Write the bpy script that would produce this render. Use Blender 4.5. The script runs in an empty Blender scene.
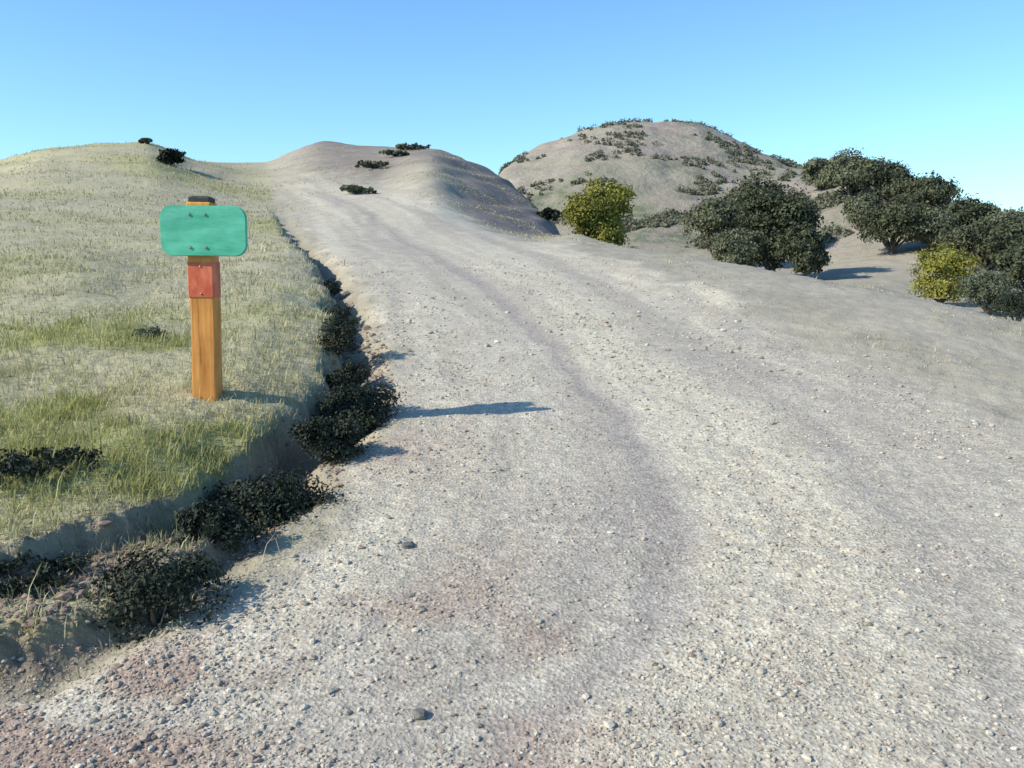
import bpy, bmesh, math, random
import numpy as np
from mathutils import Vector, Matrix

random.seed(7)
rng = np.random.default_rng(7)
R = math.radians
scene = bpy.context.scene
COL = scene.collection

# ------------------------------------------------------------------ camera
F = 887.0
TH = math.atan(134.0 / F)
CAMZ = 1.6
cd = bpy.data.cameras.new("camera")
cd.sensor_width = 36.0
cd.lens = F / 1024 * 36.0
cd.clip_start = 0.05
cd.clip_end = 6000
cam = bpy.data.objects.new("camera", cd)
COL.objects.link(cam)
cam.location = (0, 0, CAMZ)
cam.rotation_euler = (math.pi / 2 - TH, 0, 0)
scene.camera = cam
CT, ST = math.cos(TH), math.sin(TH)


def ray(px, py):
    """direction per unit of Y through a pixel: (x/y, (z-CAMZ)/y)"""
    a = (px - 512) / F
    b = (384 - py) / F
    y = CT + b * ST
    z = -ST + b * CT
    return a / y, z / y


# ------------------------------------------------------------------ noise
PERM = rng.permutation(512)
GA = rng.uniform(0, 2 * math.pi, 512)


def noise(x, y, seed=0):
    x = np.asarray(x, float) + seed * 17.37
    y = np.asarray(y, float) + seed * 9.71
    xi = np.floor(x).astype(int); yi = np.floor(y).astype(int)
    fx = x - xi; fy = y - yi

    def g(ix, iy, dx, dy):
        h = PERM[(PERM[ix & 511] + iy) & 511]
        return np.cos(GA[h]) * dx + np.sin(GA[h]) * dy
    u = fx * fx * fx * (fx * (fx * 6 - 15) + 10)
    v = fy * fy * fy * (fy * (fy * 6 - 15) + 10)
    a = g(xi, yi, fx, fy); b = g(xi + 1, yi, fx - 1, fy)
    c = g(xi, yi + 1, fx, fy - 1); d = g(xi + 1, yi + 1, fx - 1, fy - 1)
    return 1.4 * ((a * (1 - u) + b * u) * (1 - v) + (c * (1 - u) + d * u) * v)


def fbm(x, y, seed=0, oct=4, gain=.5):
    s = 0; a = 1
    for i in range(oct):
        s = s + a * noise(x * 2 ** i, y * 2 ** i, seed + i)
        a *= gain
    return s


def sst(a, b, x):
    t = np.clip((x - a) / (b - a), 0, 1)
    return t * t * (3 - 2 * t)


def pchip(xs, ys, q):
    """monotone cubic; ys may carry trailing axes"""
    xs = np.asarray(xs, float); ys = np.asarray(ys, float)
    h = np.diff(xs).reshape((-1,) + (1,) * (ys.ndim - 1))
    dl = np.diff(ys, axis=0) / h
    m = np.zeros_like(ys)
    m[0] = dl[0]; m[-1] = dl[-1]
    p = dl[:-1] * dl[1:]
    with np.errstate(divide='ignore', invalid='ignore'):
        w1 = 2 * h[1:] + h[:-1]; w2 = h[1:] + 2 * h[:-1]
        mm = (w1 + w2) / (w1 / dl[:-1] + w2 / dl[1:])
    m[1:-1] = np.where(p > 0, mm, 0)
    q = np.clip(np.asarray(q, float), xs[0], xs[-1])
    i = np.clip(np.searchsorted(xs, q, side='right') - 1, 0, len(xs) - 2)
    sh = (-1,) + (1,) * (ys.ndim - 1)
    hh = (xs[i + 1] - xs[i]).reshape(sh); t = ((q - xs[i]).reshape(sh)) / hh
    return ((1 + 2 * t) * (1 - t) ** 2 * ys[i] + t * (1 - t) ** 2 * hh * m[i]
            + t * t * (3 - 2 * t) * ys[i + 1] + t * t * (t - 1) * hh * m[i + 1])


# ------------------------------------------------------------------ terrain
# long profiles of the land along rays from the view point: distance -> height read off the hills
PROFILE = {
    -60: [(10, 296), (16, 240), (25, 202), (40, 177), (55, 170), (75, 190), (110, 220), (200, 245), (420, 258)],
    0: [(10, 297), (16, 241), (25, 202), (40, 172), (55, 163), (72, 178), (110, 215), (200, 242), (420, 258)],
    60: [(10, 298), (16, 243), (25, 202), (40, 162), (54, 148), (70, 163), (100, 200), (200, 242), (420, 258)],
    150: [(16, 248), (25, 206), (40, 162), (53, 144), (66, 158), (95, 200), (200, 242), (420, 258)],
    200: [(16, 250), (25, 212), (40, 176), (56, 160), (70, 172), (100, 205), (200, 242), (420, 258)],
    265: [(25, 217), (45, 179), (65, 163), (78, 170), (110, 205), (200, 242), (420, 258)],
    330: [(25, 214), (40, 177), (55, 150), (66, 142), (82, 160), (120, 210), (200, 242), (420, 258)],
    380: [(25, 212), (38, 180), (50, 152), (60, 146), (78, 172), (120, 220), (200, 245), (420, 258)],
    430: [(20, 236), (25, 213), (33, 180), (44, 153), (53, 149), (68, 178), (90, 225), (150, 245), (420, 258)],
    470: [(19, 239), (25, 222), (33, 198), (44, 169), (50, 161), (64, 190), (88, 232), (150, 243), (420, 258)],
    505: [(19, 241), (25, 231), (33, 214), (43, 188), (48, 179), (60, 208), (85, 240), (112, 205), (132, 168), (150, 172), (200, 215), (420, 258)],
    540: [(18.5, 243), (25, 238), (33, 230), (42, 208), (50, 228), (70, 258), (95, 245), (118, 180), (140, 147), (160, 160), (220, 215), (420, 258)],
    575: [(17.5, 244), (22, 234), (30, 240), (42, 252), (65, 262), (90, 248), (115, 176), (140, 133), (165, 146), (240, 215), (420, 258)],
    610: [(16.5, 249), (19.5, 244), (26, 254), (42, 266), (65, 268), (90, 245), (115, 172), (142, 125), (168, 138), (240, 215), (420, 258)],
    640: [(14, 263), (17.4, 250), (22, 262), (32, 278), (55, 274), (75, 262), (95, 228), (120, 158), (143, 123), (168, 136), (240, 215), (420, 258)],
    690: [(12, 278), (15.6, 257), (20, 275), (30, 288), (50, 280), (72, 262), (92, 230), (118, 165), (142, 127), (168, 138), (240, 215), (420, 258)],
    740: [(11, 288), (14.2, 265), (19, 287), (30, 297), (50, 284), (70, 263), (90, 228), (115, 176), (138, 144), (160, 150), (240, 220), (420, 258)],
    800: [(10, 302), (12.8, 276), (18, 303), (30, 305), (50, 288), (68, 268), (85, 235), (108, 188), (126, 166), (150, 178), (240, 225), (420, 258)],
    860: [(9, 318), (11.5, 287), (17, 318), (30, 312), (48, 288), (66, 264), (82, 222), (98, 182), (112, 167), (140, 182), (240, 230), (420, 258)],
    940: [(8, 338), (10.2, 303), (15, 335), (28, 330), (45, 303), (60, 270), (75, 230), (88, 204), (98, 200), (130, 218), (240, 240), (420, 258)],
    1024: [(7.2, 362), (9.1, 322), (14, 358), (25, 350), (40, 312), (55, 272), (70, 246), (84, 237), (120, 246), (240, 254), (420, 258)],
    1150: [(6.4, 395), (8, 355), (13, 400), (24, 385), (40, 335), (55, 295), (70, 270), (84, 262), (120, 268), (240, 268), (420, 262)],
}
LQ = np.linspace(math.log(0.35), math.log(3000), 900)
colU, colT = [], []
for px in sorted(PROFILE):
    pr = PROFILE[px]
    xs, ts = [], []
    for Y in (0.35, .6, 1, 1.5, 2, 2.6, 3.3, 4.2, 5.2, 6.4, 8, 10, 12.5, 16, 20):
        if Y < pr[0][0] * .86:
            xs.append(math.log(Y)); ts.append(.1 - 1.65 / Y)
    for Y, py in pr:
        xs.append(math.log(Y)); ts.append(ray(512, py)[1])
    for Y in (800, 3000):
        xs.append(math.log(Y)); ts.append(-12.0 / Y)
    colU.append(math.atan(ray(px, 250)[0]))
    colT.append(pchip(xs, ts, LQ))
colU = np.array(colU); colT = np.array(colT)

# mesh directions (angle 0 = ahead, positive to the right)
A_front = np.arange(-43, 43.001, .2)
A_side = np.arange(43 + 2.5, 360 - 43 - .5, 2.5)
ANG = np.radians(np.concatenate([A_front, A_side]))
ANG = np.where(ANG > math.pi, ANG - 2 * math.pi, ANG)
rr = [0.35]
while rr[-1] < 3000:
    r = rr[-1]
    k = 1.0052 if r < 70 else (1.0075 if r < 200 else 1.03)
    rr.append(r * k)
RAD = np.array(rr)
NA, NR = len(ANG), len(RAD)

ac = np.clip(ANG, colU[0], colU[-1])
TA = pchip(colU, colT, ac)                      # NA x 900
Z = np.zeros((NA, NR))
for i in range(NA):
    Yq = RAD * math.cos(min(abs(ANG[i]), R(38)))
    Z[i] = CAMZ + Yq * np.interp(np.log(np.maximum(Yq, .35)), LQ, TA[i])
AA, RR = np.meshgrid(ANG, RAD, indexing='ij')
X = RR * np.sin(AA); Yg = RR * np.cos(AA)
# land behind and to the sides of the view
zb = np.clip(.1 * Yg - .05, -9, 3)
dropr = np.maximum(X - 8, 0); zb = zb - 12 * (1 - np.exp(-(dropr / 40) ** 2))
zb = zb - 6 * sst(30, 160, RR)
wb = sst(R(37), R(65), np.abs(AA))
near = 1 - sst(3, 8, RR)
Z = Z * (1 - wb) + (zb * (1 - near) + (.1 * Yg - .05) * near) * wb


def interp_line(pts):
    p = np.array(pts, float)
    return lambda y: np.interp(y, p[:, 0], p[:, 1])


EDGE_L = interp_line([(-3, -1.3), (1.5, -2.3), (2.45, -1.95), (2.75, -1.5), (3.0, -1.2), (3.4, -1.02), (4.2, -.85), (5.8, -.75), (7.7, -1.08), (10.5, -1.7), (14, -2.6),
                      (17.5, -3.8), (26, -6.3), (45, -12.6), (65, -18.8), (80, -25)])
EDGE_R = interp_line([(-3, 3.2), (2, 3.2), (6, 3.0), (8, 2.6), (12, 2.2), (16, 1.2), (25, -1.0), (35, -4.6), (45, -8.6), (65, -16), (80, -22)])
BANK_A = [(-14, 1.0), (-6, 2.3), (-3.2, 2.85), (-2.0, 3.2), (-1.62, 3.65), (-1.42, 4.2), (-1.36, 4.9), (-1.25, 5.8), (-1.55, 7.7), (-2.16, 10.5), (-3.1, 14), (-4.35, 17.5), (-6.9, 26), (-9, 34)]
BANK_B = [(-8, 1.0), (-3.2, 1.9), (-1.95, 2.62), (-1.5, 3.0), (-1.34, 3.35), (-1.22, 3.75), (-1.3, 4.1), (-1.6, 4.4)]


def sdist(x, y, poly):
    best = np.full(x.shape, 1e9); sgn = np.ones(x.shape)
    for (ax, ay), (bx, by) in zip(poly[:-1], poly[1:]):
        dx, dy = bx - ax, by - ay
        t = np.clip(((x - ax) * dx + (y - ay) * dy) / (dx * dx + dy * dy), 0, 1)
        d = np.hypot(x - ax - t * dx, y - ay - t * dy)
        c = dx * (y - ay) - dy * (x - ax)
        m = d < best - 1e-9
        best = np.where(m, d, best); sgn = np.where(m, np.sign(c), sgn)
    return best * np.where(sgn == 0, 1, sgn)


def details(x, y, r):
    """height added to the smooth land, and the cover masks"""
    nA = .10 * noise(x * 1.9, y * 1.9, 3) + .06 * noise(x * 6, y * 6, 4) + .025 * noise(x * 19, y * 19, 5)
    dA = sdist(x, y, BANK_A) + nA
    hA = .21 * (1 - sst(15, 33, y)) * (1 - sst(5, 14, dA)) * (.85 + .3 * noise(x * .8, y * .8, 6))
    dz = hA * sst(-.025, .04, dA) + .085 * sst(.1, .6, dA) * (1 - sst(2, 7, dA)) * (1 - sst(9, 16, y)) * sst(3.2, 4.6, y)
    dz = dz + .010 * (noise(x * 13, y * 13, 31) + .5 * noise(x * 27, y * 27, 32)) * np.exp(-((dA + .05) / .2) ** 2) * (1 - sst(9, 14, y))
    dB = sdist(x, y, BANK_B) + nA
    dz = dz + .075 * sst(-.03, .06, dB) * (1 - sst(-.04, .07, dA)) * (1 - sst(3.7, 4.3, y))
    # washed-out holes at the foot of the bank
    depth = .07 + .04 * noise(x * 1.3, y * 1.3, 8)
    for (yc, w, dep) in ((4.30, .36, .26), (5.75, .5, .22), (5.1, .25, .14), (7.6, .9, .12), (9.8, 1.2, .14), (12.5, 1.6, .13), (15.5, 2.0, .13)):
        depth = depth + dep * np.exp(-((y - yc) / w) ** 2)
    wid = .135 + .005 * y
    dz = dz - depth * np.exp(-((dA + .13 + .003 * y) / wid) ** 2) * (1 - sst(18, 30, y)) * sst(3.4, 4.2, y)
    dz = dz - .07 * np.exp(-((dB + .13) / .13) ** 2) * np.exp(-((x + 1.5) / .33) ** 2)
    L = EDGE_L(y); Rr = EDGE_R(y)
    en = .18 * noise(x * .9, y * .9, 11) + .09 * noise(x * 3.3, y * 3.3, 12)
    en = en * (1 + y * .03)
    sw = .18 + sst(14, 40, y) * 1.6
    trail = sst(-sw * .7, sw, x - L + en) * (1 - sst(-.35 - sw, .5 + sw, x - Rr + en * 2.2)) * (1 - .75 * sst(22, 52, y)) * (1 - sst(66, 84, y))
    w = (x - L) / np.maximum(Rr - L, .5) + .03 * noise(x * .7, y * .35, 14) + .012 * noise(x * 4, y * 2, 15)
    track = (.3 * sst(.12, .25, w) + .25 * sst(.25, .34, w) + .42 * sst(.35, .39, w)) * (1 - sst(.40, .455, w)) + .42 * sst(.60, .70, w) * (1 - sst(.80, .9, w))
    track = track * trail
    berm = np.exp(-((w - .55) / .09) ** 2) * trail
    amp = np.clip(r / 8, .25, 3.0)
    rough = .008 * noise(x * 3.1, y * 3.1, 20) + .006 * noise(x * 9, y * 9, 21) + .004 * noise(x * 23, y * 23, 22)
    dz = dz + rough * (1 - .6 * track) * (1 + .8 * (1 - trail)) * np.clip(r / 4, .6, 1)
    dz = dz - .011 * track * (1 - sst(20, 40, r)) + 0.002 * berm * (1 + noise(x * 8, y * 8, 23))
    dz = dz + sst(12, 40, r) * (.10 * noise(x * .23, y * .23, 25) + .06 * noise(x * .6, y * .6, 26)) * (1 - .7 * trail)
    dz = dz + sst(70, 110, r) * (.7 * noise(x * .05, y * .05, 27) + .35 * noise(x * .14, y * .14, 28) + .14 * noise(x * .4, y * .4, 29))
    return dz, trail, track, berm, dA, dB, w


DZ, TRAIL, TRACK, BERM, DA, DB, WW = details(X, Yg, RR)
Z = Z + DZ
# cattle-trodden terracettes following the contours of the slopes
Z = Z + sst(20, 38, RR) * (1 - sst(62, 75, RR)) * .13 * noise(X * .13 + 3, Z * 2.4 + .5 * noise(X * .2, Yg * .2, 33), 34) * (1 - .8 * TRAIL)
Z = Z + sst(70, 95, RR) * (1 - sst(200, 260, RR)) * .30 * noise(X * .045, Z * .8 + .6 * noise(X * .07, Yg * .07, 35), 36)
LOGR = np.log(RAD)
ORDER = np.argsort(ANG)
ANGS = ANG[ORDER]


def lookup(arr, x, y):
    x = np.atleast_1d(np.asarray(x, float)); y = np.atleast_1d(np.asarray(y, float))
    a = np.arctan2(x, y); r = np.log(np.hypot(x, y))
    i = np.clip(np.searchsorted(ANGS, a) - 1, 0, NA - 2); j = np.clip(np.searchsorted(LOGR, r) - 1, 0, NR - 2)
    u = np.clip((a - ANGS[i]) / (ANGS[i + 1] - ANGS[i]), 0, 1); v = np.clip((r - LOGR[j]) / (LOGR[j + 1] - LOGR[j]), 0, 1)
    i0 = ORDER[i]; i1 = ORDER[i + 1]
    return (arr[i0, j] * (1 - u) + arr[i1, j] * u) * (1 - v) + (arr[i0, j + 1] * (1 - u) + arr[i1, j + 1] * u) * v


def hz(x, y):
    return float(lookup(Z, x, y)[0])


# cover masks
lush = sst(-.1, .5, fbm(X * .7, Yg * .7, 40, 3)) * .8 + .2
GREEN = np.clip((DA > .03) * np.exp(-((Yg - 5.2) / 3.2) ** 2) * lush * 1.25, 0, 1)
GREEN = np.maximum(GREEN, (DA > 0) * .55 * sst(-.05, .5, noise(X * .13, Yg * .13, 42)) * sst(6, 11, RR) * (1 - sst(50, 70, RR)) * (X < 0))
GREEN = np.maximum(GREEN, .75 * (DB > 0) * (DA <= 0) * sst(-.2, .3, noise(X * 2, Yg * 2, 43)) * (Yg < 4))
RED = np.clip(sst(.0, .7, fbm(X * 1.1, Yg * 1.1, 45, 3)) * (1 - sst(2.9, 4.2, Yg)) * (1 - sst(.4, 1.1, X)), 0, 1) * .7
RED = np.maximum(RED, sst(-.35, .3, noise(X * 3, Yg * 3, 46)) * (1 - sst(2.7, 3.2, Yg + .25 * X + .3)) * (1 - sst(-1.1, -.5, X)))
RED = np.maximum(RED, .5 * np.exp(-((X + .62) / .3) ** 2 - ((Yg - 5.0) / .5) ** 2))
FARM = sst(62, 92, RR)
# dusty pink top, scrub-grey foot of the round hill
SCRUB = np.clip(FARM * (.25 + .9 * fbm(X * .06, Yg * .06, 48, 3)) * (1 - sst(5, 17, Z)) * 1.6 + FARM * .9 * sst(.1, .5, fbm(X * .09, Yg * .09, 49, 3)) * sst(14, 26, X), 0, 1)


# shade painted on the right flank of the middle hill, mauve tone over its face
uu = X / np.maximum(Yg, 1)
MAUVE_SHADE = sst(-.10, -.01, uu + .02 * noise(X * .5, Yg * .5, 51)) * sst(21, 29, Yg) * (1 - sst(52, 62, Yg)) * (1 - sst(.07, .10, uu))
MAUVE_SHADE = np.maximum(MAUVE_SHADE, .5 * sst(-.22, -.14, uu) * sst(33, 42, Yg) * (1 - sst(60, 68, Yg)) * sst(-.2, .4, noise(X * .35, Yg * .35, 52)) * (uu < .1))
STREAK = np.clip(.5 + .55 * noise(WW * 9 + 4, Yg * .11, 53) + .35 * noise(WW * 24, Yg * .3, 54) + .15 * noise(X * 2.2, Yg * 2.2, 55), 0, 1)
BLEACH = np.clip(sst(-.3, -.2, uu) * sst(24, 40, Yg) + (X > 0) * .8 + .8 * (DA < -.12) * ((Yg > 3.2) | (DB < -.08)), 0, 1) * (RR > 3)
MAUVE_SHADE = np.maximum(MAUVE_SHADE, .8 * sst(-.26, -.2, uu) * (uu < .1) * sst(34, 44, Yg) * (1 - sst(64, 70, Yg)))
SOIL_SHADE = (X < 0) * (RR < 20) * np.maximum(np.clip(1.3 - np.abs(DA + .10) / .2, 0, 1), (Yg < 4) * (DA < .02) * np.clip(1.2 - np.abs(DB + .03) / .14, 0, 1))  # painted shade: soil darkened along the cut bank to deepen the gully's shadow


# ------------------------------------------------------------------ materials
def mat(name):
    m = bpy.data.materials.new(name); m.use_nodes = True
    nt = m.node_tree; nt.nodes.clear()
    out = nt.nodes.new('ShaderNodeOutputMaterial')
    bs = nt.nodes.new('ShaderNodeBsdfPrincipled')
    nt.links.new(bs.outputs[0], out.inputs[0])
    bs.inputs['Roughness'].default_value = .9
    if 'Specular IOR Level' in bs.inputs:
        bs.inputs['Specular IOR Level'].default_value = .2
    return m, nt, bs


class NB:
    def __init__(s, nt): s.nt = nt

    def new(s, t, **k):
        n = s.nt.nodes.new(t)
        for a, b in k.items(): setattr(n, a, b)
        return n

    def set(s, sock, v):
        if hasattr(v, 'is_linked') or isinstance(v, bpy.types.NodeSocket): s.nt.links.new(v, sock)
        elif isinstance(v, tuple) and len(v) == 3 and sock.type == 'RGBA': sock.default_value = (*v, 1)
        else: sock.default_value = v

    def mix(s, f, a, b, mode='MIX'):
        n = s.new('ShaderNodeMix', data_type='RGBA', blend_type=mode)
        s.set(n.inputs[0], f); s.set(n.inputs[6], a); s.set(n.inputs[7], b)
        return n.outputs[2]

    def math(s, op, a, b=0.0, clamp=False):
        n = s.new('ShaderNodeMath', operation=op, use_clamp=clamp)
        s.set(n.inputs[0], a); s.set(n.inputs[1], b)
        return n.outputs[0]

    def rng(s, v, a, b, c=0.0, d=1.0):
        n = s.new('ShaderNodeMapRange'); n.clamp = True
        s.set(n.inputs[0], v)
        for i, q in enumerate((a, b, c, d)): n.inputs[i + 1].default_value = q
        return n.outputs[0]

    def attr(s, name):
        return s.new('ShaderNodeAttribute', attribute_name=name).outputs['Fac']

    def noise(s, vec, scale, detail=4, rough=.55):
        n = s.new('ShaderNodeTexNoise'); s.set(n.inputs['Vector'], vec)
        n.inputs['Scale'].default_value = scale; n.inputs['Detail'].default_value = detail; n.inputs['Roughness'].default_value = rough
        return n.outputs['Fac']

    def voro(s, vec, scale, out='Distance'):
        n = s.new('ShaderNodeTexVoronoi'); s.set(n.inputs['Vector'], vec); n.inputs['Scale'].default_value = scale
        return n.outputs[out]


def ground_material():
    m, nt, bs = mat('dry_hill_ground'); b = NB(nt)
    P = b.new('ShaderNodeTexCoord').outputs['Object']
    trail, track, berm, green, red, far, scrub = [b.attr(k) for k in ('trail', 'track', 'berm', 'green', 'red', 'far', 'scrub')]
    n_big = b.noise(P, .55, 4); n_mid = b.noise(P, 3.2, 5, .65); n_fine = b.noise(P, 22, 4, .7); n_hill = b.noise(P, .11, 6, .62)
    n_grit = b.noise(P, 95, 2, .6)
    # compacted dirt and loose gravel
    loose = b.mix(b.rng(n_mid, .3, .7), (.385, .343, .262), (.50, .452, .355))
    comp = b.mix(b.rng(n_mid, .3, .72), (.27, .238, .205), (.355, .315, .275))
    dirt = b.mix(track, loose, comp)
    dirt = b.mix(b.rng(b.attr('streak'), .45, .85, 0, .5), dirt, (.58, .54, .42))
    dirt = b.mix(b.rng(b.attr('streak'), .1, .5, .45, 0), dirt, (.30, .275, .245))
    dirt = b.mix(b.math('MULTIPLY', berm, .3), dirt, (.58, .525, .395))
    dirt = b.mix(b.math('MULTIPLY', b.rng(n_big, .42, .68), .35), dirt, (.40, .355, .285))
    dirt = b.mix(b.math('MULTIPLY', red, .7), dirt, (.27, .175, .135))
    v = b.voro(P, 60, 'Color'); vs = b.new('ShaderNodeSeparateColor'); nt.links.new(v, vs.inputs[0])
    peb = b.rng(vs.outputs[0], 0, 1, .78, 1.22)
    dirt = b.mix(1.0, dirt, peb, 'MULTIPLY')
    dirt = b.mix(1.0, dirt, b.rng(n_fine, .3, .7, .84, 1.16), 'MULTIPLY')
    dirt = b.mix(1.0, dirt, b.rng(n_grit, .3, .7, .82, 1.18), 'MULTIPLY')
    # dry turf
    straw = b.mix(b.rng(n_mid, .3, .7), (.32, .30, .175), (.43, .40, .255))
    straw = b.mix(b.rng(n_big, .4, .65), straw, (.37, .335, .225))
    turf = b.mix(b.math('MULTIPLY', b.rng(n_hill, .42, .62), .5), straw, (.35, .315, .235))
    turf = b.mix(b.math('MULTIPLY', green, b.rng(n_mid, .25, .7, .45, 1)), turf, (.26, .265, .09))
    turf = b.mix(1.0, turf, b.rng(n_fine, .28, .72, .72, 1.25), 'MULTIPLY')
    # far hills: bleached grass over dusty soil, low grey-green scrub
    hillc = b.mix(b.rng(n_hill, .35, .65), (.30, .25, .215), (.285, .27, .20))
    n_s = b.noise(P, .45, 6, .7)
    hillc = b.mix(b.math('MULTIPLY', scrub, b.rng(n_s, .38, .6)), hillc, (.115, .135, .08))
    hillc = b.mix(1.0, hillc, b.rng(n_s, .3, .7, .78, 1.2), 'MULTIPLY')
    turf = b.mix(b.math('MULTIPLY', b.attr('bleach'), .8), turf, b.mix(b.rng(b.noise(P, 1.1, 7, .75), .35, .65), (.25, .225, .185), (.385, .35, .28)))
    turf = b.mix(b.math('MULTIPLY', b.attr('mauve_shade'), b.rng(b.noise(P, .9, 5, .7), .25, .6, .45, 1)), turf, (.165, .138, .13))  # middle hill: flank shadow put into the colour, plus its mauve tone
    turf = b.mix(far, turf, hillc)
    tf = b.math('ADD', trail, b.math('MULTIPLY', b.math('SUBTRACT', n_mid, .5), .9))
    edge = b.rng(tf, .2, .85)
    edge = b.math('MULTIPLY', edge, b.rng(trail, 0, .15))
    c = b.mix(edge, turf, dirt)
    c = b.mix(b.math('MULTIPLY', b.attr('soil_shade'), b.rng(n_mid, .25, .6, .5, .95)), c, b.mix(n_fine, (.12, .09, .065), (.23, .18, .135)))  # bank shadow mixed into the soil colour
    nt.links.new(c, bs.inputs['Base Color'])
    bs.inputs['Roughness'].default_value = .95
    h = b.math('ADD', b.math('MULTIPLY', n_fine, .02), b.math('MULTIPLY', n_grit, .006))
    h = b.math('ADD', h, b.math('MULTIPLY', b.voro(P, 60), .008))
    h = b.math('ADD', h, b.math('MULTIPLY', b.math('MULTIPLY', n_s, far), 1.6))
    bm_ = b.new('ShaderNodeBump'); bm_.inputs['Strength'].default_value = .55; bm_.inputs['Distance'].default_value = 1.0
    nt.links.new(h, bm_.inputs['Height']); nt.links.new(bm_.outputs[0], bs.inputs['Normal'])
    return m


def leaf_material(name, dark, light, transl=.25):
    m, nt, bs = mat(name); b = NB(nt)
    v = b.attr('shade')
    c = b.mix(v, dark, light)
    nt.links.new(c, bs.inputs['Base Color'])
    bs.inputs['Roughness'].default_value = .6
    tr = b.new('ShaderNodeBsdfTranslucent'); nt.links.new(c, tr.inputs[0])
    ms = b.new('ShaderNodeMixShader'); ms.inputs[0].default_value = transl
    nt.links.new(bs.outputs[0], ms.inputs[1]); nt.links.new(tr.outputs[0], ms.inputs[2])
    out = [n for n in nt.nodes if n.type == 'OUTPUT_MATERIAL'][0]
    nt.links.new(ms.outputs[0], out.inputs[0])
    return m


def grain_material(name, c1, c2, scale=(30, 30, 2.2), rough=.85, crack=None):
    m, nt, bs = mat(name); b = NB(nt)
    P = b.new('ShaderNodeTexCoord').outputs['Object']
    mp = b.new('ShaderNodeMapping'); nt.links.new(P, mp.inputs[0]); mp.inputs['Scale'].default_value = scale
    n = b.noise(mp.outputs[0], 1.0, 6, .65)
    c = b.mix(b.rng(n, .32, .68), c1, c2)
    n2 = b.noise(P, 5, 3)
    c = b.mix(1.0, c, b.rng(n2, .3, .7, .82, 1.15), 'MULTIPLY')
    if crack:
        c = b.mix(b.rng(n, .30, .36, .8, 0), c, crack)
    nt.links.new(c, bs.inputs['Base Color']); bs.inputs['Roughness'].default_value = rough
    bp = b.new('ShaderNodeBump'); bp.inputs['Strength'].default_value = .5; bp.inputs['Distance'].default_value = .006
    nt.links.new(n, bp.inputs['Height']); nt.links.new(bp.outputs[0], bs.inputs['Normal'])
    return m


M_GROUND = ground_material()
M_POST = grain_material('weathered_orange_timber', (.50, .19, .04), (.74, .35, .10), crack=(.09, .045, .02))
M_CAP = grain_material('dark_end_grain', (.035, .04, .035), (.07, .075, .06), (25, 25, 25))
M_SIGN = grain_material('faded_green_paint', (.06, .40, .235), (.16, .56, .38), (4, 14, 18), .7)
M_SIGN_EDGE = grain_material('worn_green_edge', (.05, .20, .13), (.09, .30, .2), (10, 14, 26), .6)
M_RED = grain_material('red_marker_paint', (.50, .085, .04), (.68, .20, .10), (18, 18, 9), .6)
M_STEEL, _nt, _b = mat('galvanised_bolt'); _b.inputs['Base Color'].default_value = (.35, .36, .37, 1); _b.inputs['Metallic'].default_value = .8; _b.inputs['Roughness'].default_value = .5
M_BARK = grain_material('oak_bark', (.06, .05, .04), (.14, .12, .10), (6, 6, 1.5))
M_OAK = leaf_material('oak_leaves', (.028, .038, .022), (.115, .125, .065), .12)
M_OAKG = leaf_material('grey_green_oak_leaves', (.07, .085, .05), (.20, .21, .125), .18)
M_OLIVE = leaf_material('yellow_green_leaves', (.13, .135, .024), (.34, .325, .065), .25)
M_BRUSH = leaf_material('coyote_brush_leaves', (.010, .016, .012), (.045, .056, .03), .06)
M_SCRUB = leaf_material('pale_scrub_leaves', (.10, .11, .07), (.20, .20, .13), .2)
M_BRUSHG = leaf_material('grey_scrub_leaves', (.07, .085, .05), (.16, .175, .11), .2)


# ------------------------------------------------------------------ mesh helpers
def link(name, me, m=None, parent=None, loc=None):
    o = bpy.data.objects.new(name, me); COL.objects.link(o)
    if m is not None and me is not None and not me.materials: me.materials.append(m)
    if parent is not None: o.parent = parent
    if loc is not None: o.location = loc
    return o


def np_mesh(name, verts, faces_flat, sizes, smooth=False):
    me = bpy.data.meshes.new(name)
    verts = np.ascontiguousarray(verts, dtype=np.float32)
    me.vertices.add(len(verts)); me.vertices.foreach_set('co', verts.ravel())
    faces_flat = np.ascontiguousarray(faces_flat, dtype=np.int32).ravel()
    sizes = np.asarray(sizes, dtype=np.int32)
    me.loops.add(len(faces_flat)); me.loops.foreach_set('vertex_index', faces_flat)
    me.polygons.add(len(sizes))
    st = np.zeros(len(sizes), np.int32); st[1:] = np.cumsum(sizes)[:-1]
    me.polygons.foreach_set('loop_start', st)
    try: me.polygons.foreach_set('loop_total', sizes)
    except Exception: pass
    me.polygons.foreach_set('use_smooth', np.full(len(sizes), smooth))
    me.update(calc_edges=True)
    return me


def fattr(me, name, arr):
    a = me.attributes.new(name, 'FLOAT', 'POINT'); a.data.foreach_set('value', np.ascontiguousarray(arr, dtype=np.float32).ravel())


def tag(o, label=None, cat=None, group=None, kind=None):
    if label: o['label'] = label
    if cat: o['category'] = cat
    if group: o['group'] = group
    if kind: o['kind'] = kind
    return o


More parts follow.
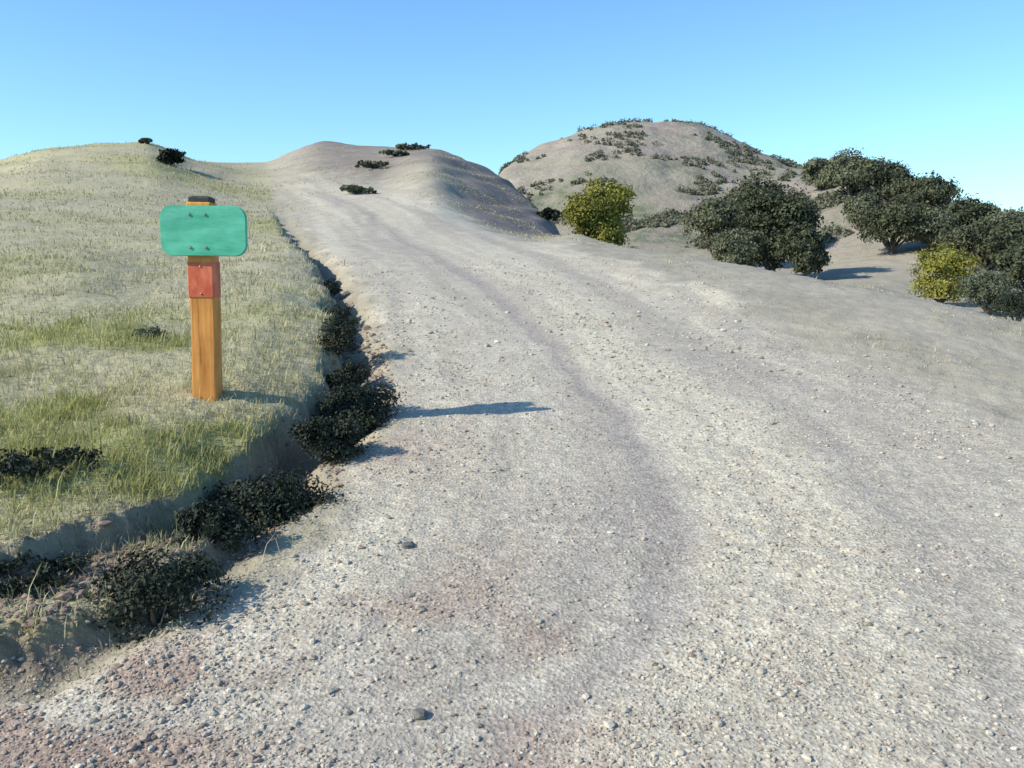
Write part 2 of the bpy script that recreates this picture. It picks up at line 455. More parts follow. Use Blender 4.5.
# ------------------------------------------------------------------ the land: one height field, cut along the trail and the far hills
idx = np.arange(NA * NR).reshape(NA, NR)
i1 = np.roll(idx, -1, axis=0)
quads = np.stack([idx[:, :-1], idx[:, 1:], i1[:, 1:], i1[:, :-1]], -1).reshape(-1, 4)     # facing up for growing angle = clockwise
V = np.stack([X, Yg, Z], -1).reshape(-1, 3)
nrm = np.zeros_like(V)
p0, p1, p2, p3 = [V[quads[:, k]] for k in range(4)]
fn = np.cross(p2 - p0, p3 - p1)
if fn[:, 2].mean() < 0:
    quads = quads[:, ::-1]; fn = -fn
fn /= np.maximum(np.linalg.norm(fn, axis=1, keepdims=True), 1e-12)
for k in range(4):
    for c in range(3):
        nrm[:, c] += np.bincount(quads[:, k], weights=fn[:, c], minlength=len(V))
nrm /= np.maximum(np.linalg.norm(nrm, axis=1, keepdims=True), 1e-9)
fc_tr = TRAIL.ravel()[quads].mean(1)
fc_y = V[quads][:, :, 1].mean(1); fc_x = V[quads][:, :, 0].mean(1)
is_trail = (fc_tr > .5) | ((fc_tr > .14) & (fc_y > 25))
fc_r = np.hypot(fc_x, fc_y)
is_far = (~is_trail) & (fc_r > 66 + 6 * (np.sin(fc_x * .1)))
SUN_AZ = (-.94, -.34); SUN_EL = 33.5


def land(name, sel, extra_center=False):
    q = quads[sel]
    used, inv = np.unique(q, return_inverse=True)
    v = V[used]; f = inv.reshape(-1, 4)
    fl = f.ravel(); sz = np.full(len(f), 4)
    nn = nrm[used]
    if extra_center:
        ring = np.searchsorted(used, idx[:, 0]); 
        v = np.vstack([v, [[0, 0, -.05]]]); nn = np.vstack([nn, [[0, 0, 1]]])
        tri = np.stack([np.full(NA, len(used)), np.roll(ring, -1), ring], -1)
        fl = np.concatenate([fl, tri.ravel()]); sz = np.concatenate([sz, np.full(NA, 3)])
    me = np_mesh(name, v, fl, sz, True)
    for k, a in (('trail', TRAIL), ('track', TRACK), ('berm', BERM), ('green', GREEN), ('red', RED), ('far', FARM), ('scrub', SCRUB), ('mauve_shade', MAUVE_SHADE), ('soil_shade', SOIL_SHADE), ('bleach', BLEACH), ('streak', STREAK)):
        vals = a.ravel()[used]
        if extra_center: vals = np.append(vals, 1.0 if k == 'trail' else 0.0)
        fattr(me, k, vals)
    me.normals_split_custom_set_from_vertices(nn.tolist())
    o = link(name, me, M_GROUND)
    o['kind'] = 'structure'
    return o


is_trail = is_trail | (fc_r < .5); is_far &= ~is_trail
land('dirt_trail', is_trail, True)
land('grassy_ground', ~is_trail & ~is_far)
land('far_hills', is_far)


# ------------------------------------------------------------------ grass: uncountable blades
def make_grass(n=300000):
    a = np.radians(rng.uniform(-36, 36, n * 2)); r = np.exp(rng.uniform(math.log(2.0), math.log(62), n * 2))
    # clump
    nt_ = 9000
    ta = np.radians(rng.uniform(-36, 34, nt_)); tr = np.exp(rng.uniform(math.log(2.0), math.log(62), nt_))
    pick = rng.integers(0, nt_, n * 2); cl = rng.random(n * 2) < .62
    sp = np.abs(rng.normal(0, 1, n * 2)) * .012 * 1.2
    da = rng.uniform(0, 2 * math.pi, n * 2)
    a = np.where(cl, ta[pick] + sp * np.cos(da), a); r = np.where(cl, tr[pick] * (1 + sp * np.sin(da)), r)
    x = r * np.sin(a); y = r * np.cos(a)
    tl = lookup(TRAIL, x, y); g = lookup(GREEN, x, y); d = lookup(DA, x, y); db = lookup(DB, x, y)
    left = (x < EDGE_L(y) + .05)
    w = lookup(WW, x, y)
    p = np.where(left, np.where(d > .03, .55 + .4 * g, np.where((db > .02) & (y < 4), .35, .05)), 0.0)
    p = np.where(left, p * (1 - .45 * sst(8, 20, r)), p)
    bare = sst(.0, .35, noise(x * 1.1, y * 1.1, 60) - .05)
    p = np.where(left, p * (1 - .75 * bare * (1 - .6 * g)), p)
    rightp = .33 * sst(.0, .5, noise(x * .8, y * .4, 61) + .15) * sst(.35, .75, w - .55)
    p = np.where(~left, rightp * (1 - .82 * tl), p)
    p = np.where((~left) & (y > 24), .8 * (1 - tl) * sst(-.3, .3, noise(x * .3, y * .3, 62)), p)
    p = np.where((y > 66), 0, p)
    k = rng.random(len(x)) < p
    x, y, r, g, left = x[k][:n], y[k][:n], r[k][:n], g[k][:n], left[k][:n]
    g = np.where(left, g, 0)
    N = len(x)
    z = lookup(Z, x, y) - .006
    far = np.clip(r / 6, 1, 5)
    h = rng.gamma(4, .0080, N) * np.where(left, 1, .5) * (1 + .45 * g) * np.clip(.85 + r / 45, .8, 1.6)
    h = np.where(rng.random(N) < .05, h * 2.1, h)
    wd = .0023 * far ** 1.15 * rng.uniform(.7, 1.4, N)
    az = rng.uniform(0, 2 * math.pi, N)
    ln = h * rng.uniform(.2, .9, N)
    lx = np.cos(az); ly = np.sin(az)
    fx = -ly + rng.normal(0, .3, N); fy = lx + rng.normal(0, .3, N)
    v = np.zeros((N, 5, 3))
    for q, s in ((0, -1), (1, 1)):
        v[:, q] = np.stack([x + s * wd * fx, y + s * wd * fy, z], -1)
    for q, s in ((2, 1), (3, -1)):
        v[:, q] = np.stack([x + s * wd * .7 * fx + lx * ln * .35, y + s * wd * .7 * fy + ly * ln * .35, z + h * .6], -1)
    v[:, 4] = np.stack([x + lx * ln, y + ly * ln, z + h], -1)
    base = (np.arange(N) * 5)[:, None]
    f = np.concatenate([base + np.array([0, 1, 2, 3]), base + np.array([3, 2, 4])], 1).ravel()
    sz = np.tile([4, 3], N)
    me = np_mesh('dry_grass', v.reshape(-1, 3), f, sz)
    fattr(me, 'green', np.repeat(np.clip(g * rng.uniform(.5, 1.3, N), 0, 1), 5))
    fattr(me, 'shade', np.repeat(rng.random(N), 5))
    m, nt, bs = mat('grass_blades'); b = NB(nt)
    c = b.mix(b.attr('shade'), (.36, .33, .175), (.55, .51, .32))
    c2 = b.mix(b.attr('shade'), (.25, .26, .075), (.44, .43, .16))
    c = b.mix(b.attr('green'), c, c2)
    nt.links.new(c, bs.inputs['Base Color']); bs.inputs['Roughness'].default_value = .7
    tr_ = b.new('ShaderNodeBsdfTranslucent'); nt.links.new(c, tr_.inputs[0])
    ms = b.new('ShaderNodeMixShader'); ms.inputs[0].default_value = .3
    nt.links.new(bs.outputs[0], ms.inputs[1]); nt.links.new(tr_.outputs[0], ms.inputs[2])
    nt.links.new(ms.outputs[0], [q for q in nt.nodes if q.type == 'OUTPUT_MATERIAL'][0].inputs[0])
    o = link('dry_grass', me, m); o['kind'] = 'stuff'


make_grass()

# ------------------------------------------------------------------ loose gravel
t_ = (1 + 5 ** .5) / 2
ICO = np.array([(-1, t_, 0), (1, t_, 0), (-1, -t_, 0), (1, -t_, 0), (0, -1, t_), (0, 1, t_), (0, -1, -t_), (0, 1, -t_), (t_, 0, -1), (t_, 0, 1), (-t_, 0, -1), (-t_, 0, 1)]) / math.hypot(1, t_)
ICOF = np.array([(0, 11, 5), (0, 5, 1), (0, 1, 7), (0, 7, 10), (0, 10, 11), (1, 5, 9), (5, 11, 4), (11, 10, 2), (10, 7, 6), (7, 1, 8), (3, 9, 4), (3, 4, 2), (3, 2, 6), (3, 6, 8), (3, 8, 9), (4, 9, 5), (2, 4, 11), (6, 2, 10), (8, 6, 7), (9, 8, 1)])


def make_gravel(n=42000):
    a = np.radians(rng.uniform(-35, 35, n * 3)); r = np.exp(rng.uniform(math.log(1.9), math.log(15), n * 3))
    x = r * np.sin(a); y = r * np.cos(a)
    tl = lookup(TRAIL, x, y); tk = lookup(TRACK, x, y); bm_ = lookup(BERM, x, y); rd = lookup(RED, x, y)
    patch = sst(-.2, .4, noise(x * 1.3, y * 1.3, 70))
    p = tl * (.22 + .5 * patch + .35 * bm_ + .5 * rd) * (1 - .72 * tk)
    da_ = lookup(DA, x, y)
    gul = (da_ < .02) & (da_ > -.45) & (x < 0) & (y < 9)
    p = np.maximum(p, np.where(gul, .55, .5 * ((x < EDGE_L(y)) & (y < 3.5))))
    k = rng.random(len(x)) < p
    x, y, r = x[k][:n], y[k][:n], r[k][:n]
    N = len(x)
    s = np.clip(rng.lognormal(math.log(.0030), .5, N), .0016, .013) * np.clip(r / 4.5, 1, 1.9)
    big = (x < -.3) & (y < 3.3)
    gl = gul[k][:n]
    s = np.where(big, s * 1.2, s)
    s = np.where(gl, s * rng.uniform(1.2, 2.6, N), s)
    z = lookup(Z, x, y) + s * .25
    v = ICO[None] * (1 + rng.uniform(-.28, .28, (N, 12, 1)))
    v = v * np.stack([s * rng.uniform(.8, 1.5, N), s * rng.uniform(.8, 1.5, N), s * rng.uniform(.5, .9, N)], -1)[:, None, :]
    q = rng.uniform(0, 2 * math.pi, N); c, s_ = np.cos(q)[:, None], np.sin(q)[:, None]
    vx = v[:, :, 0] * c - v[:, :, 1] * s_; vy = v[:, :, 0] * s_ + v[:, :, 1] * c
    v = np.stack([vx + x[:, None], vy + y[:, None], v[:, :, 2] + z[:, None]], -1)
    f = (ICOF[None] + (np.arange(N) * 12)[:, None, None]).ravel()
    me = np_mesh('loose_gravel', v.reshape(-1, 3), f, np.full(N * 20, 3))
    fattr(me, 'shade', np.repeat(np.clip(rng.normal(.5, .25, N) - .45 * gl, 0, 1), 12))
    fattr(me, 'red', np.repeat(((rng.random(N) < .12) | gl | (lookup(RED, x, y) > rng.random(N) * 1.4)).astype(float), 12))
    m, nt, bs = mat('gravel_stone'); b = NB(nt)
    cc = b.mix(b.attr('shade'), (.26, .225, .175), (.56, .51, .41))
    cc = b.mix(b.math('MULTIPLY', b.attr('red'), .6), cc, (.24, .155, .12))
    nt.links.new(cc, bs.inputs['Base Color']); bs.inputs['Roughness'].default_value = .95
    o = link('loose_gravel', me, m); o['kind'] = 'stuff'
    return m


M_STONE = make_gravel()


# ------------------------------------------------------------------ signpost
def bevel_box(sx, sy, sz, bev=.008, seg=2, warp=0.0, cuts=0):
    bm = bmesh.new()
    bmesh.ops.create_cube(bm, size=1)
    bmesh.ops.scale(bm, vec=(sx, sy, sz), verts=bm.verts)
    if cuts:
        es = [e for e in bm.edges if abs(e.verts[0].co.z - e.verts[1].co.z) > sz * .5]
        bmesh.ops.subdivide_edges(bm, edges=es, cuts=cuts)
    if bev:
        es = [e for e in bm.edges if len(e.link_faces) == 2 and e.calc_face_angle(0) > .5]
        bmesh.ops.bevel(bm, geom=es, offset=bev, segments=seg, affect='EDGES', profile=.6)
    if warp:
        for v in bm.verts:
            q = v.co.z * 6
            v.co.x += warp * math.sin(q + 1.1); v.co.y += warp * math.cos(q * 1.3)
    return bm


def bm_obj(name, bm, m, parent=None, loc=None, smooth=False):
    me = bpy.data.meshes.new(name)
    if smooth:
        for f in bm.faces: f.smooth = True
    bm.to_mesh(me); bm.free()
    return link(name, me, m, parent, loc)


PX, PY = -1.845, 5.32
pz = hz(PX, PY)
PW = .142
PH = 1.60 - ray(205, 197)[1] * -PY - pz if False else CAMZ + ray(205, 199)[1] * PY - pz
sp = bpy.data.objects.new('trail_signpost', None); COL.objects.link(sp)
sp.location = (PX, PY, pz); sp.rotation_euler = (R(-.6), R(.8), R(1.5))
tag(sp, 'orange-brown wooden post with green name board and red band on grassy bank', 'signpost')
buried = .25
post = bm_obj('post', bevel_box(PW, PW, PH + buried - .02, .009, 2, .0022, 10), M_POST, sp, (0, 0, (PH - buried - .02) / 2))
# dark end grain with a shallow hip
bm = bevel_box(PW * .86, PW * .86, .03, .004, 1)
for v in bm.verts:
    if v.co.z > .012: v.co.x *= .72; v.co.y *= .72; v.co.z += .008
bm_obj('post_top', bm, M_CAP, sp, (0, 0, PH - .006))
# the board: rounded corners, flat plank bolted to the front of the post
SW, SH, STK = .495, .29, .034
bm = bmesh.new()
pts = []
rc = .07
for cx, cz, a0 in ((SW / 2 - rc, SH / 2 - rc, 0), (-SW / 2 + rc, SH / 2 - rc, 90), (-SW / 2 + rc, -SH / 2 + rc, 180), (SW / 2 - rc, -SH / 2 + rc, 270)):
    for k in range(7):
        an = R(a0 + 15 * k); pts.append((cx + rc * math.cos(an), cz + rc * math.sin(an)))
vf = [bm.verts.new((p[0], -STK / 2, p[1])) for p in pts]; vb = [bm.verts.new((p[0], STK / 2, p[1])) for p in pts]
bm.faces.new(vf); bm.faces.new(vb[::-1])
for k in range(len(pts)):
    j = (k + 1) % len(pts); bm.faces.new((vf[j], vf[k], vb[k], vb[j]))
bmesh.ops.recalc_face_normals(bm, faces=bm.faces)
es = [e for e in bm.edges if e.calc_face_angle(0) > 1.0]
bmesh.ops.bevel(bm, geom=es, offset=.004, segments=2, affect='EDGES')
board_z = PH - .042 - SH / 2
board = bm_obj('sign_board', bm, M_SIGN, sp, (.035, -PW / 2 - STK / 2 - .001, board_z))
for sx in (-1, 1):
    for sz_ in (-1, 1):
        bm = bmesh.new()
        bmesh.ops.create_cone(bm, cap_ends=True, segments=12, radius1=.0095, radius2=.0075, depth=.007)
        bmesh.ops.rotate(bm, cent=(0, 0, 0), matrix=Matrix.Rotation(R(90), 3, 'X'), verts=bm.verts)
        bm_obj('bolt', bm, M_STEEL, board, (sx * .045 - .035, -STK / 2 - .003, sz_ * .095))
# red marker plate wrapped on the post below the board
mk_z = board_z - SH / 2 - .04 - .10
bm = bevel_box(PW + .006, PW + .006, .21, .005, 2)
mk = bm_obj('red_band', bm, M_RED, sp, (0, 0, mk_z))
for sz_ in (-1, 1):
    bm = bmesh.new(); bmesh.ops.create_uvsphere(bm, u_segments=10, v_segments=6, radius=.006)
    bm_obj('nail', bm, M_STEEL, mk, (0, -PW / 2 - .0035, sz_ * .08))


# ------------------------------------------------------------------ trees and shrubs
def tube(segs, sides=8):
    """segs: list of polylines [(p, r), ...] -> verts, faces"""
    vs, fs = [], []
    for line in segs:
        base = len(vs)
        for k, (p, r) in enumerate(line):
            p = Vector(p)
            d = (Vector(line[min(k + 1, len(line) - 1)][0]) - Vector(line[max(k - 1, 0)][0])).normalized()
            u = d.cross(Vector((.3, .9, .1))).normalized(); w = d.cross(u)
            for s in range(sides):
                an = 2 * math.pi * s / sides
                vs.append(p + (u * math.cos(an) + w * math.sin(an)) * r * (1 + .12 * math.sin(3 * an + k)))
        for k in range(len(line) - 1):
            for s in range(sides):
                a = base + k * sides + s; b_ = base + k * sides + (s + 1) % sides
                fs.append((a, b_, b_ + sides, a + sides))
    return vs, fs


def crown_mesh(name, lobes, clumps, per, leaf, spread, seed):
    g = np.random.default_rng(seed)
    vol = np.array([l[3] * l[4] * l[5] for l in lobes]) ** .75; vol = vol / vol.sum()
    li = g.choice(len(lobes), clumps, p=vol)
    d = g.normal(0, 1, (clumps, 3)); d /= np.linalg.norm(d, axis=1, keepdims=True)
    d[:, 2] = np.where(d[:, 2] < -.35, -d[:, 2] * .6, d[:, 2])
    rad = g.uniform(.55, 1.06, clumps) ** .8
    L = np.array(lobes)[li]
    c = L[:, :3] + d * L[:, 3:6] * rad[:, None]
    csh = g.random(clumps)
    n = clumps * per
    ci = np.repeat(np.arange(clumps), per)
    p = c[ci] + g.normal(0, 1, (n, 3)) * spread * np.array([1, 1, .75])
    nr = d[ci] * 1.15 + g.normal(0, .55, (n, 3)); nr /= np.linalg.norm(nr, axis=1, keepdims=True)
    tmp = g.normal(0, 1, (n, 3)); u = np.cross(nr, tmp); u /= np.linalg.norm(u, axis=1, keepdims=True); w = np.cross(nr, u)
    s = leaf * g.uniform(.6, 1.35, (n, 1))
    v = np.zeros((n, 4, 3))
    v[:, 0] = p - u * s; v[:, 1] = p - w * s * .55 + nr * s * .15; v[:, 2] = p + u * s; v[:, 3] = p + w * s * .55 + nr * s * .15
    me = np_mesh(name, v.reshape(-1, 3), np.arange(n * 4), np.full(n, 4))
    fattr(me, 'shade', np.repeat(np.clip(csh[ci] * .65 + g.random(n) * .4 - .03, 0, 1), 4))
    return me


def plant(kind, x, y, height, width, m, label, cat, seed, group=None, leaf=.13, clumps=150, per=34, trunk_h=.28, flat=1.0, nl=7, depth=1.0, sink=.0, tilt=0):
    """a tree or shrub with its own uneven crown; width/height in metres"""
    g = random.Random(seed)
    o = bpy.data.objects.new(kind, None); COL.objects.link(o)
    o.location = (x, y, hz(x, y) - sink)
    tag(o, label, cat, group)
    th = height * trunk_h
    ch = height - th * .6
    W = width / 2
    lobes = [(0, 0, th * .6 + ch * .46, W * .66, W * .66 * depth, ch * .48)]
    for k in range(nl):
        an = 2 * math.pi * (k + g.uniform(-.3, .3)) / nl
        rr_ = W * g.uniform(.42, .62)
        zz = th * .5 + ch * g.uniform(.16, .70)
        q = g.uniform(.30, .46)
        lobes.append((rr_ * math.cos(an), rr_ * math.sin(an) * depth, zz, W * q * 1.1, W * q * 1.1 * depth, max(ch * q * .7, min(W, ch) * q * .85) * flat))
    cm = crown_mesh('crown', lobes, clumps, per, leaf, min(W, ch) * .105, seed)
    link('crown', cm, m, o)
    r0 = max(width * .045, .012)
    segs = [[((0, 0, -.3 * min(1, height)), r0 * 1.35), ((0, 0, th * .12), r0 * 1.05), ((g.uniform(-.05, .05) * W, 0, th * .7), r0 * .85), ((0, 0, th + ch * .3), r0 * .5)]]
    for l in lobes[1:]:
        a = Vector((0, 0, th * g.uniform(.55, 1.0))); e = Vector(l[:3])
        mid = a.lerp(e, .5) + Vector((0, 0, -.04 * height))
        segs.append([(a, r0 * .5), (mid, r0 * .33), (e, r0 * .12)])
    vs, fs = tube(segs, 7)
    me = bpy.data.meshes.new('trunk'); me.from_pydata([tuple(v) for v in vs], [], fs)
    for p in me.polygons: p.use_smooth = True
    link('trunk', me, M_BARK, o)
    return o


def at_px(px, Y):
    return ray(px, 250)[0] * Y


def tree_px(kind, cx, top, wpx, Y, m, label, cat, seed, **k):
    """stand a plant at distance Y on the line of sight through column cx; its size from the photo's pixels"""
    x = at_px(cx, Y); z0 = hz(x, Y)
    top_z = CAMZ + ray(cx, top)[1] * Y
    return plant(kind, x, Y, max(top_z - z0, .3), wpx / F * Y, m, label, cat, seed, **k)


# lone round tree behind the trail's edge
tree_px('round_tree', 597, 174, 70, 46, M_OLIVE, 'round yellow-green tree standing alone behind the edge of the trail', 'tree', 11, leaf=.085, clumps=420, per=46, trunk_h=.1)
# live oaks below the rounded hill
OK = dict(clumps=420, per=52, trunk_h=.1)
tree_px('live_oak', 774, 186, 84, 60, M_OAK, 'large dark live oak, biggest of the clump below the round hill', 'tree', 21, leaf=0.117, **OK)
tree_px('live_oak', 716, 192, 54, 68, M_OAKG, 'grey-green oak at the left end of the clump below the round hill', 'tree', 22, leaf=0.117, **OK)
tree_px('live_oak', 750, 171, 64, 76, M_OAK, 'tall dark oak rising behind the middle of the clump below the round hill', 'tree', 23, leaf=0.133, **OK)
tree_px('live_oak', 806, 222, 40, 57, M_OAK, 'small dark oak at the right foot of the biggest live oak', 'tree', 24, leaf=0.101, **OK)
tree_px('live_oak', 736, 226, 50, 58, M_OAKG, 'low grey-green oak in front of the left half of the clump below the round hill', 'tree', 25, leaf=0.101, **OK)
# oaks along the right-hand hill
HK = dict(clumps=300, per=46, trunk_h=.1)
tree_px('hill_oak', 819, 158, 38, 104, M_OAKG, 'small grey oak at the left end of the skyline row on the right-hand hill', 'tree', 30, leaf=0.156, **HK)
tree_px('hill_oak', 846, 149, 50, 91, M_OAKG, 'grey-green oak, topmost on the right-hand hill against the sky', 'tree', 31, leaf=0.156, **HK)
tree_px('hill_oak', 884, 158, 61, 84, M_OAK, 'broad oak on the skyline just right of the topmost hill oak', 'tree', 32, leaf=0.156, **HK)
tree_px('hill_oak', 920, 174, 63, 79, M_OAK, 'dark skyline oak where the right-hand hill begins to fall', 'tree', 33, leaf=0.148, **HK)
tree_px('hill_oak', 892, 198, 72, 68, M_OAK, 'very dark oak halfway down the right-hand hill above the pale slope', 'tree', 34, leaf=0.125, **HK)
tree_px('hill_oak', 862, 192, 38, 80, M_OAKG, 'small grey-green oak at the upper left of the very dark hillside oak', 'tree', 38, leaf=0.125, **HK)
tree_px('hill_oak', 932, 206, 56, 67, M_OAKG, 'grey-green oak above the yellow-green bush', 'tree', 39, leaf=0.125, **HK)
tree_px('hill_oak', 964, 197, 61, 69, M_OAK, 'spreading oak on the lower skyline, second from the right end', 'tree', 35, leaf=0.133, **HK)
tree_px('hill_oak', 986, 220, 81, 56, M_OAK, 'big dark oak low on the right-hand hill right of the yellow-green bush', 'tree', 36, leaf=0.109, **HK)
tree_px('hill_oak', 1008, 208, 63, 66, M_OAKG, 'grey-green oak at the right end of the skyline row', 'tree', 37, leaf=0.125, **HK)
tree_px('hill_oak', 1036, 236, 63, 48, M_OAK, 'oak cut off by the right edge of the photo', 'tree', 40, leaf=0.109, **HK)
# brush beyond the trail's right edge
tree_px('bush', 945, 240, 66, 43, M_OLIVE, 'yellow-green bush below the oaks on the right, beyond the trail edge', 'bush', 41, leaf=.07, clumps=200, per=40, trunk_h=.06)
tree_px('bush', 992, 266, 62, 38, M_BRUSHG, 'grey-green bush right of the yellow-green bush', 'bush', 42, leaf=.055, clumps=190, per=38, trunk_h=.06)
tree_px('bush', 1024, 284, 60, 33, M_BRUSH, 'low dark bush at the right edge of the photo by the trail edge', 'bush', 43, leaf=.04, clumps=170, per=38, trunk_h=.05)
# shrubs on the near hills
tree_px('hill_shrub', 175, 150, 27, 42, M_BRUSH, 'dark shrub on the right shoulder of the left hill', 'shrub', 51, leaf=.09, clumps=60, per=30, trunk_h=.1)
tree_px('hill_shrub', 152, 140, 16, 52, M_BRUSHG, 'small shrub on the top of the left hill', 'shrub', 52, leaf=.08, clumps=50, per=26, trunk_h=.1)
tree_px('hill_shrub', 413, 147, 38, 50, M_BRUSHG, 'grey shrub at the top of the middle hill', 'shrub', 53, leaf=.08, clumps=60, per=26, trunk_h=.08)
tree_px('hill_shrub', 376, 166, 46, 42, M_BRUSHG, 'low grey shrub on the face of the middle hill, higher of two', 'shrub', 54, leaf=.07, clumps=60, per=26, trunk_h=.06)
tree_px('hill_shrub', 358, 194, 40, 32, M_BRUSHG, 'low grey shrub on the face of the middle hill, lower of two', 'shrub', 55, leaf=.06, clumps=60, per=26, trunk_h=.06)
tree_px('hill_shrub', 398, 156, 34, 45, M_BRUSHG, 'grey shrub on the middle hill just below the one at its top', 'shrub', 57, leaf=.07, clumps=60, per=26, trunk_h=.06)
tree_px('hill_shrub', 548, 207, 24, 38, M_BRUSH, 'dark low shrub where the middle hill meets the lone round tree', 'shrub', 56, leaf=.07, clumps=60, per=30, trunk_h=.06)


# coyote brush in the washed-out gully, low plants packed in to darken its shadow
def small(kind, x, y, h, w, m, label, cat, seed, leaf=.011, clumps=90, per=36, **k):
    return plant(kind, x, y, h, w, m, label, cat, seed, leaf=leaf, clumps=clumps, per=per, trunk_h=.08, nl=6, sink=.035, **k)


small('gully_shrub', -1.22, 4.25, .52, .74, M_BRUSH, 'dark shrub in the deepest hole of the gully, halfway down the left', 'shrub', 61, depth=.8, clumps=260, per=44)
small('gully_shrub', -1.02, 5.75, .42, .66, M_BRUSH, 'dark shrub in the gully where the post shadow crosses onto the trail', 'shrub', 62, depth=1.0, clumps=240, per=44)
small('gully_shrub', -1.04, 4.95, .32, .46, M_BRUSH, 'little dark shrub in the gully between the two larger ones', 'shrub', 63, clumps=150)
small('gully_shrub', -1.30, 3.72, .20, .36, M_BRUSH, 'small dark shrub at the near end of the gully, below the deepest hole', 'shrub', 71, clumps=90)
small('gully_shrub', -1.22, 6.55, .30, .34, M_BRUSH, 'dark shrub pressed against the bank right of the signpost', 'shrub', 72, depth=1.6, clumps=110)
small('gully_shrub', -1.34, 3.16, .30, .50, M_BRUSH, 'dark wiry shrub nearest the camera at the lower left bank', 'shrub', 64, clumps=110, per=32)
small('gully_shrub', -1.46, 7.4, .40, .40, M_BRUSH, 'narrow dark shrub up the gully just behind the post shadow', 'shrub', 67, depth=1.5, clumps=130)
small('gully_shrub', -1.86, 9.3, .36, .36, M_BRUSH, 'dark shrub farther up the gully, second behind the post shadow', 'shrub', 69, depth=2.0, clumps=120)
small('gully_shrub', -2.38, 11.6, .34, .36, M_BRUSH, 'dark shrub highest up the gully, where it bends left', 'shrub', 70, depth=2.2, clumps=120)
small('bank_shrub', -1.86, 3.22, .13, .46, M_BRUSH, 'lower of two low dark shrubs at the left edge, added for the shadow line of the bank', 'shrub', 68, clumps=70, per=28)  # added plant standing in for the dark shadow line under the bank
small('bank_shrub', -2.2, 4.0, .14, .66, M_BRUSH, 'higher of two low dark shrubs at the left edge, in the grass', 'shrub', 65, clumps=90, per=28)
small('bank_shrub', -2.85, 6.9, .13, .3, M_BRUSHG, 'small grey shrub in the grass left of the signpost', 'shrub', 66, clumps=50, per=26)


# ------------------------------------------------------------------ two stones lying alone on the trail
def stone(x, y, s, label, seed):
    g = random.Random(seed)
    bm = bmesh.new(); bmesh.ops.create_icosphere(bm, subdivisions=2, radius=s)
    for v in bm.verts:
        v.co *= 1 + g.uniform(-.14, .14); v.co.z *= .62; v.co.x *= 1.25
    o = bm_obj('stone', bm, M_STONE2, None, (x, y, hz(x, y) + s * .25)); o.rotation_euler = (0, 0, g.uniform(0, 6))
    tag(o, label, 'stone')


M_STONE2 = grain_material('dark_stone', (.10, .095, .085), (.20, .19, .17), (40, 40, 40))
stone(-.455, 3.72, .026, 'small dark stone alone on the pale gravel right of the gully', 1)
stone(-.28, 2.52, .024, 'dark stone on the trail at the bottom of the photo', 2)

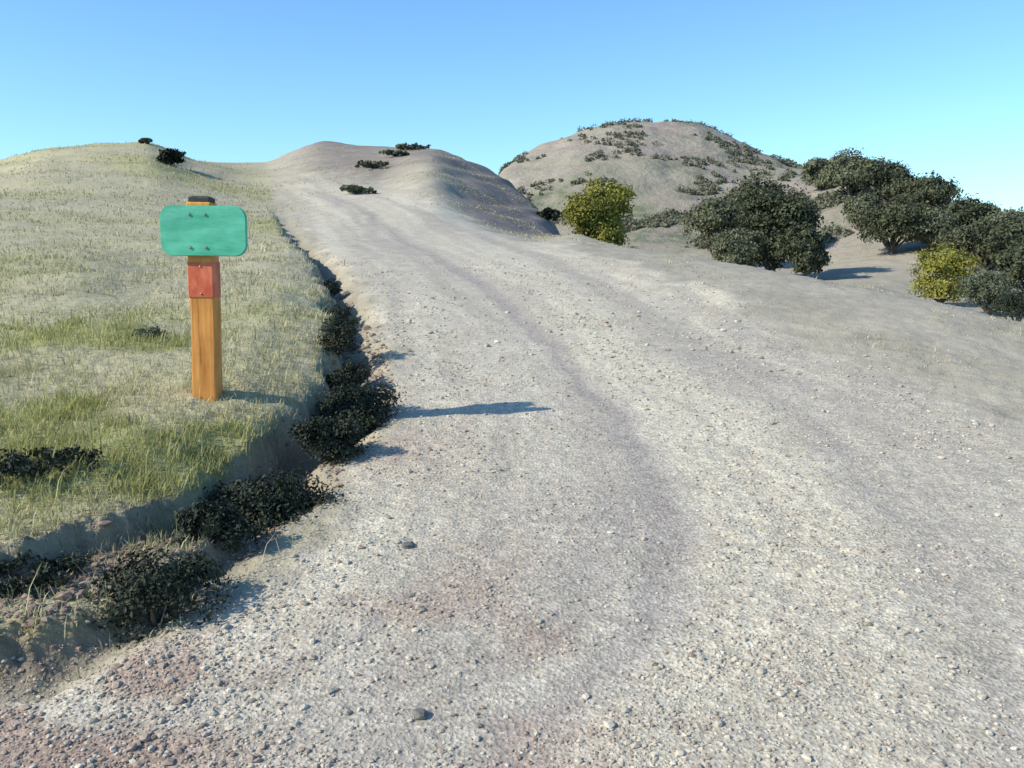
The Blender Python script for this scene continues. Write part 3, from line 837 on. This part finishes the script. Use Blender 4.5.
# ------------------------------------------------------------------ low scrub on the far hill, one uncountable mass
def make_scrub():
    n = 110000
    a = np.radians(rng.uniform(-1, 30, n)); r = rng.uniform(78, 160, n)
    x = r * np.sin(a); y = r * np.cos(a); z = lookup(Z, x, y); sc = lookup(SCRUB, x, y)
    clump = sst(.05, .5, noise(x * .12, y * .12, 80) + .35 * noise(x * .4, y * .4, 81))
    k = rng.random(n) < .16 * clump * (.25 + sc)
    x, y, z = x[k], y[k], z[k]; N = len(x); per = 34
    h = rng.uniform(.2, .75, N); wd = h * rng.uniform(.7, 1.3, N)
    d = rng.normal(0, 1, (N, per, 3)); d /= np.linalg.norm(d, axis=2, keepdims=True); d[:, :, 2] = np.abs(d[:, :, 2])
    p = np.stack([x, y, z], -1)[:, None] + d * np.stack([wd, wd, h], -1)[:, None] * rng.uniform(.5, 1.05, (N, per, 1))
    n2 = d + rng.normal(0, .6, d.shape); n2 /= np.linalg.norm(n2, axis=2, keepdims=True)
    u = np.cross(n2, rng.normal(0, 1, d.shape)); u /= np.linalg.norm(u, axis=2, keepdims=True); w_ = np.cross(n2, u)
    s_ = rng.uniform(.1, .22, (N, per, 1))
    v = np.stack([p - u * s_, p - w_ * s_ * .6, p + u * s_, p + w_ * s_ * .6], 2).reshape(-1, 3)
    me = np_mesh('hill_scrub', v, np.arange(N * per * 4), np.full(N * per, 4))
    fattr(me, 'shade', np.repeat(np.repeat(rng.random(N), per) * .6 + rng.random(N * per) * .4, 4))
    o = link('hill_scrub', me, M_SCRUB); o['kind'] = 'stuff'


make_scrub()

# ------------------------------------------------------------------ light
w = bpy.data.worlds.new('World'); scene.world = w; w.use_nodes = True
nt = w.node_tree; nt.nodes.clear()
wo = nt.nodes.new('ShaderNodeOutputWorld'); bg = nt.nodes.new('ShaderNodeBackground'); sky = nt.nodes.new('ShaderNodeTexSky')
sky.sky_type = 'NISHITA'; sky.sun_disc = False
sky.sun_elevation = R(SUN_EL); sky.sun_rotation = math.atan2(SUN_AZ[0], SUN_AZ[1]) % (2 * math.pi)
sky.altitude = 300; sky.air_density = 1.0; sky.dust_density = .5; sky.ozone_density = 1.5
bg.inputs[1].default_value = .13
tint = nt.nodes.new('ShaderNodeMix'); tint.data_type = 'RGBA'; tint.blend_type = 'MULTIPLY'; tint.inputs[0].default_value = 1
tint.inputs[7].default_value = (.78, 1.14, 1.42, 1)
nt.links.new(sky.outputs[0], tint.inputs[6]); nt.links.new(tint.outputs[2], bg.inputs[0]); nt.links.new(bg.outputs[0], wo.inputs[0])
sl = bpy.data.lights.new('sun', 'SUN'); sl.energy = 5.0; sl.angle = R(.5); sl.color = (1, .92, .78)
so = bpy.data.objects.new('sun', sl); COL.objects.link(so)
k = math.cos(R(SUN_EL)); hx = math.hypot(*SUN_AZ)
sv = Vector((SUN_AZ[0] / hx * k, SUN_AZ[1] / hx * k, math.sin(R(SUN_EL))))
so.rotation_euler = sv.to_track_quat('Z', 'Y').to_euler(); so.location = sv * 50 + Vector((0, 0, 5))
vs_ = scene.view_settings
scene.display_settings.display_device = 'sRGB'
vs_.view_transform = 'Standard'; vs_.look = 'None'; vs_.gamma = 1; vs_.exposure = 0.30; vs_.use_curve_mapping = False
scene.render.engine = 'CYCLES'
scene.cycles.use_denoising = True
scene.cycles.max_bounces = 5
